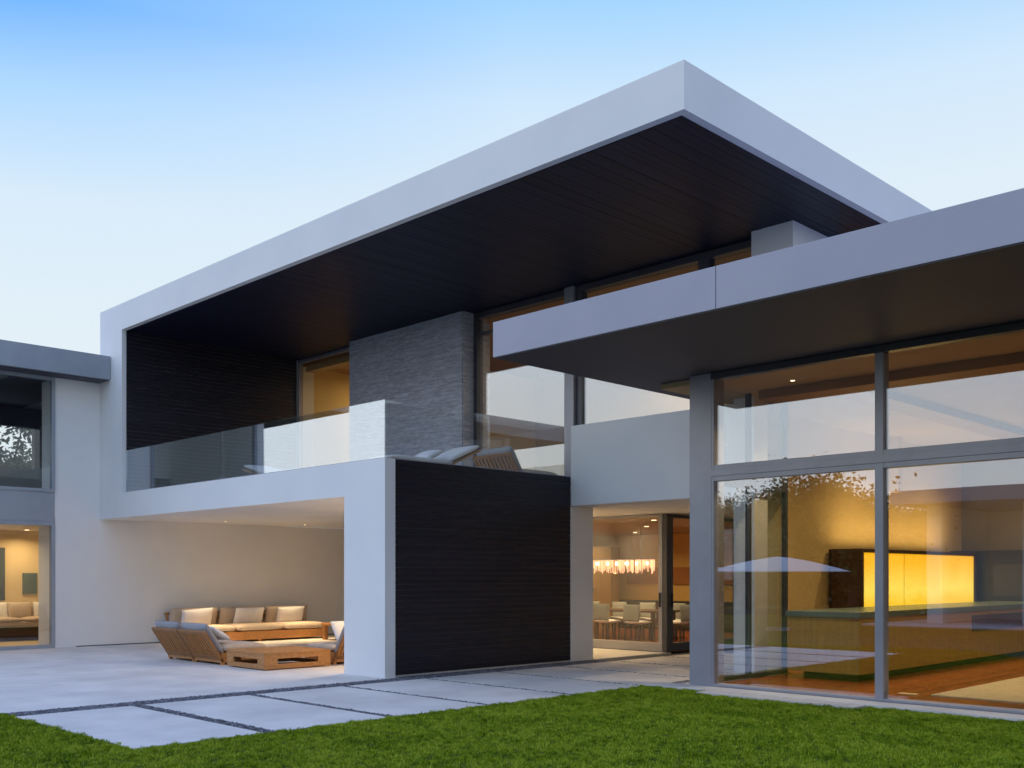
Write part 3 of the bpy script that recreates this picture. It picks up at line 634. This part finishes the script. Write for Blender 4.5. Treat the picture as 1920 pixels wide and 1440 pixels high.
# ------------------------------------------------------------------ balcony furniture
dup(lc, (-13.93, 13.22, 3.2), 0, 'teak lounge chair on the balcony in front of the tall window')
def chaise(loc, rz, label, head=14):
    t = thing('sun_lounger', label, 'sun lounger', loc, rz, 'sun loungers on the balcony')
    f = MB(); f.box(0, .06, 0, 2.0, .22, .30); f.box(.64, .70, 0, 2.0, .22, .30); f.box(.06, .64, 0, .06, .22, .30); f.box(.06, .64, 1.94, 2.0, .22, .30); f.build('frame', M['teak'], t, .004, local=True)
    for x in (.035, .665):
        for y in (.12, 1.88): MB().box(x-.03, x+.03, y-.03, y+.03, 0, .22).build('leg', M['teak'], t, local=True)
    MB().pillow(Matrix.Translation((.35, .68, .35)), .66, 1.32, .10, p=12, fluff=.1).build('mattress', M['cush_white'], t, smooth=True, local=True)
    m = Matrix.Translation((.35, 1.30, .34)) @ Matrix.Rotation(R(head), 4, 'X') @ Matrix.Translation((0, .36, .05))
    MB().pillow(m, .66, .74, .11, p=9, fluff=.2).build('head_cushion', M['cush_white'], t, smooth=True, local=True)
    MB().box(-.33, .33, -.38, .38, -.09, -.06, m).build('head_board', M['teak'], t, local=True)
    return t
chaise((-15.9, 10.4, 3.2), R(90), 'teak sun lounger with a white mattress along the front railing')

chaise((-13.56, 10.15, 3.17), 0, 'teak sun lounger with a raised head by the side railing, before the stone wall', 24)
o = MB().pillow(Matrix.Translation((-13.2, 11.15, 3.63)) @ Matrix.Rotation(R(24), 4, 'X'), .5, .42, .14, p=6, fluff=.4).build('throw_pillow', M['cush_white'], None, smooth=True); tag(o, 'white throw pillow on the sun lounger by the side railing', 'pillow')
# ------------------------------------------------------------------ what the glass mirrors: garden, parasols, pool house, trees
PH = thing('pool_house', 'low flat-roofed glazed pool house across the lawn', 'building', (-8, -11, 0))
frame_ext('roof', [(-15.0, 3, -14, -8.0, 3.95, 4.40)], M['fascia_grey'], PH)
for d in ((-14.2, 3, -14, -13.8, 0, 3.94), (-14.2, -14.0, -13.8, -9.0, 0, 3.94)): frame_ext('wall', [d], M['stucco'], PH)
for x in (-14.0, -11.2, -8.4, -5.6, -2.8, 0): box('column', (x, x+.3, -9.3, -9.0, 0, 3.94), M['stucco'], PH, .005)
frame_ext('terrace', [(-15.5, 3, -14, -7.0, -.05, .05)], M['concrete'], PH)
def parasol(x, y, r, zt, label):
    t = thing('parasol', label, 'parasol', (x, y, 0), group='white garden parasols')
    MB().tube((x, y, .08), (x, y, zt-.02), .03).build('pole', M['teak'], t)
    MB().tube((x, y, -.01), (x, y, .08), .35).build('base', M['concrete'], t)
    vs = []; n = 8; m = MB(); rings = 6
    for k in range(rings+1):
        f = k/rings; 
        for i in range(n*4):
            a_ = 2*math.pi*i/(n*4); seg = abs(((i/4) % 1)-.5)*2; rr = r*f*(1-.06*(1-seg)*f); sag = .05*(1-seg)*f
            vs.append(Vector((x+rr*math.cos(a_), y+rr*math.sin(a_), zt-(.45*f**1.35)-sag*0 )))
    fs = [(k*32+i, k*32+(i+1) % 32, (k+1)*32+(i+1) % 32, (k+1)*32+i) for k in range(rings) for i in range(32)]
    low = [v-Vector((0, 0, .012)) for v in vs]; k = len(vs)
    m.add(vs+low, fs+[tuple(i+k for i in f[::-1]) for f in fs]); m.build('canopy', M['cush_white'], t, smooth=False)
parasol(-15.7, -2.1, 2.1, 2.18, 'big white parasol nearest the house, mirrored in the kitchen window')
parasol(-20.5, -3.6, 2.1, 2.18, 'second white parasol, farther left than the first')
def tree(x, y, h, cr, label, n=60000, dens=1):
    t = thing('tree', label, 'tree', (x, y, -.05), group='garden trees')
    tr = MB(); top = Vector((x+random.uniform(-.3, .3), y, h*.55)); tr.tube((x, y, -.05), top, .17, .09)
    tips = []
    for i in range(11):
        a_ = i*2.4; s0 = Vector((x, y, -.05)).lerp(top, random.uniform(.55, 1)); e = Vector((x+math.cos(a_)*cr*random.uniform(.4, .85), y+math.sin(a_)*cr*random.uniform(.4, .85), h*random.uniform(.6, .95)))
        tr.tube(s0, e, .06, .015, 7); tips.append(e)
        for j in range(3): tips.append(e+Vector((random.uniform(-1, 1), random.uniform(-1, 1), random.uniform(-.5, .7)))*cr*.4)
    tr.build('trunk', M['bark'], t)
    T = np.array([list(p) for p in tips]); idx = rng.integers(0, len(T), n); rad = rng.uniform(.35, 1.0, len(T))*cr*.42
    P = T[idx]+rng.normal(0, 1, (n, 3))*rad[idx][:, None]*.55
    a1 = rng.normal(0, 1, (n, 3)); a1 /= np.linalg.norm(a1, axis=1)[:, None]; a2 = np.cross(a1, rng.normal(0, 1, (n, 3))); a2 /= np.linalg.norm(a2, axis=1)[:, None]
    s = rng.uniform(.06, .12, (n, 1)); V = np.stack([P-a1*s, P+a2*s*.5, P+a1*s, P-a2*s*.5], 1)-np.array([x, y, -.05])
    o = npmesh('crown', V.reshape(-1, 3), np.arange(n*4).reshape(-1, 4), M['leaf']); o.parent = t
tree(-17.0, -9.5, 4.2, 2.3, 'leafy garden tree behind the nearest parasol')
tree(-22.5, -13.0, 3.9, 2.4, 'broad garden tree left of the pool house')
tree(-28, -15, 4.2, 2.6, 'wide garden tree far across the lawn')
tree(-35, -12, 4.0, 2.4, 'low garden tree at the far left of the lawn', 9000)
tree(-32.5, 10.6, 6.3, 1.6, 'dark tree seen through the upper window of the left wing', 7000)
tree(-34.5, 13.0, 5.6, 1.3, 'small dark tree standing behind the left wing', 5000)
hd = thing('hedge', 'long dark clipped hedge at the end of the garden', 'hedge', (-20, -19, 0))
n = 70000; P = np.stack([rng.uniform(-60, 20, n), rng.uniform(-19.6, -18.4, n), rng.uniform(0, 1, n)**.8*(3.7+.5*np.sin(np.linspace(0,1,n)*0)) + rng.normal(0, .12, n)], 1)
a1 = rng.normal(0, 1, (n, 3)); a1 /= np.linalg.norm(a1, axis=1)[:, None]; a2 = np.cross(a1, rng.normal(0, 1, (n, 3))); a2 /= np.linalg.norm(a2, axis=1)[:, None]
V = np.stack([P-a1*.2, P+a2*.12, P+a1*.2, P-a2*.12], 1)-np.array([-20, -19, 0]); o = npmesh('foliage', V.reshape(-1, 3), np.arange(n*4).reshape(-1, 4), M['leaf']); o.parent = hd
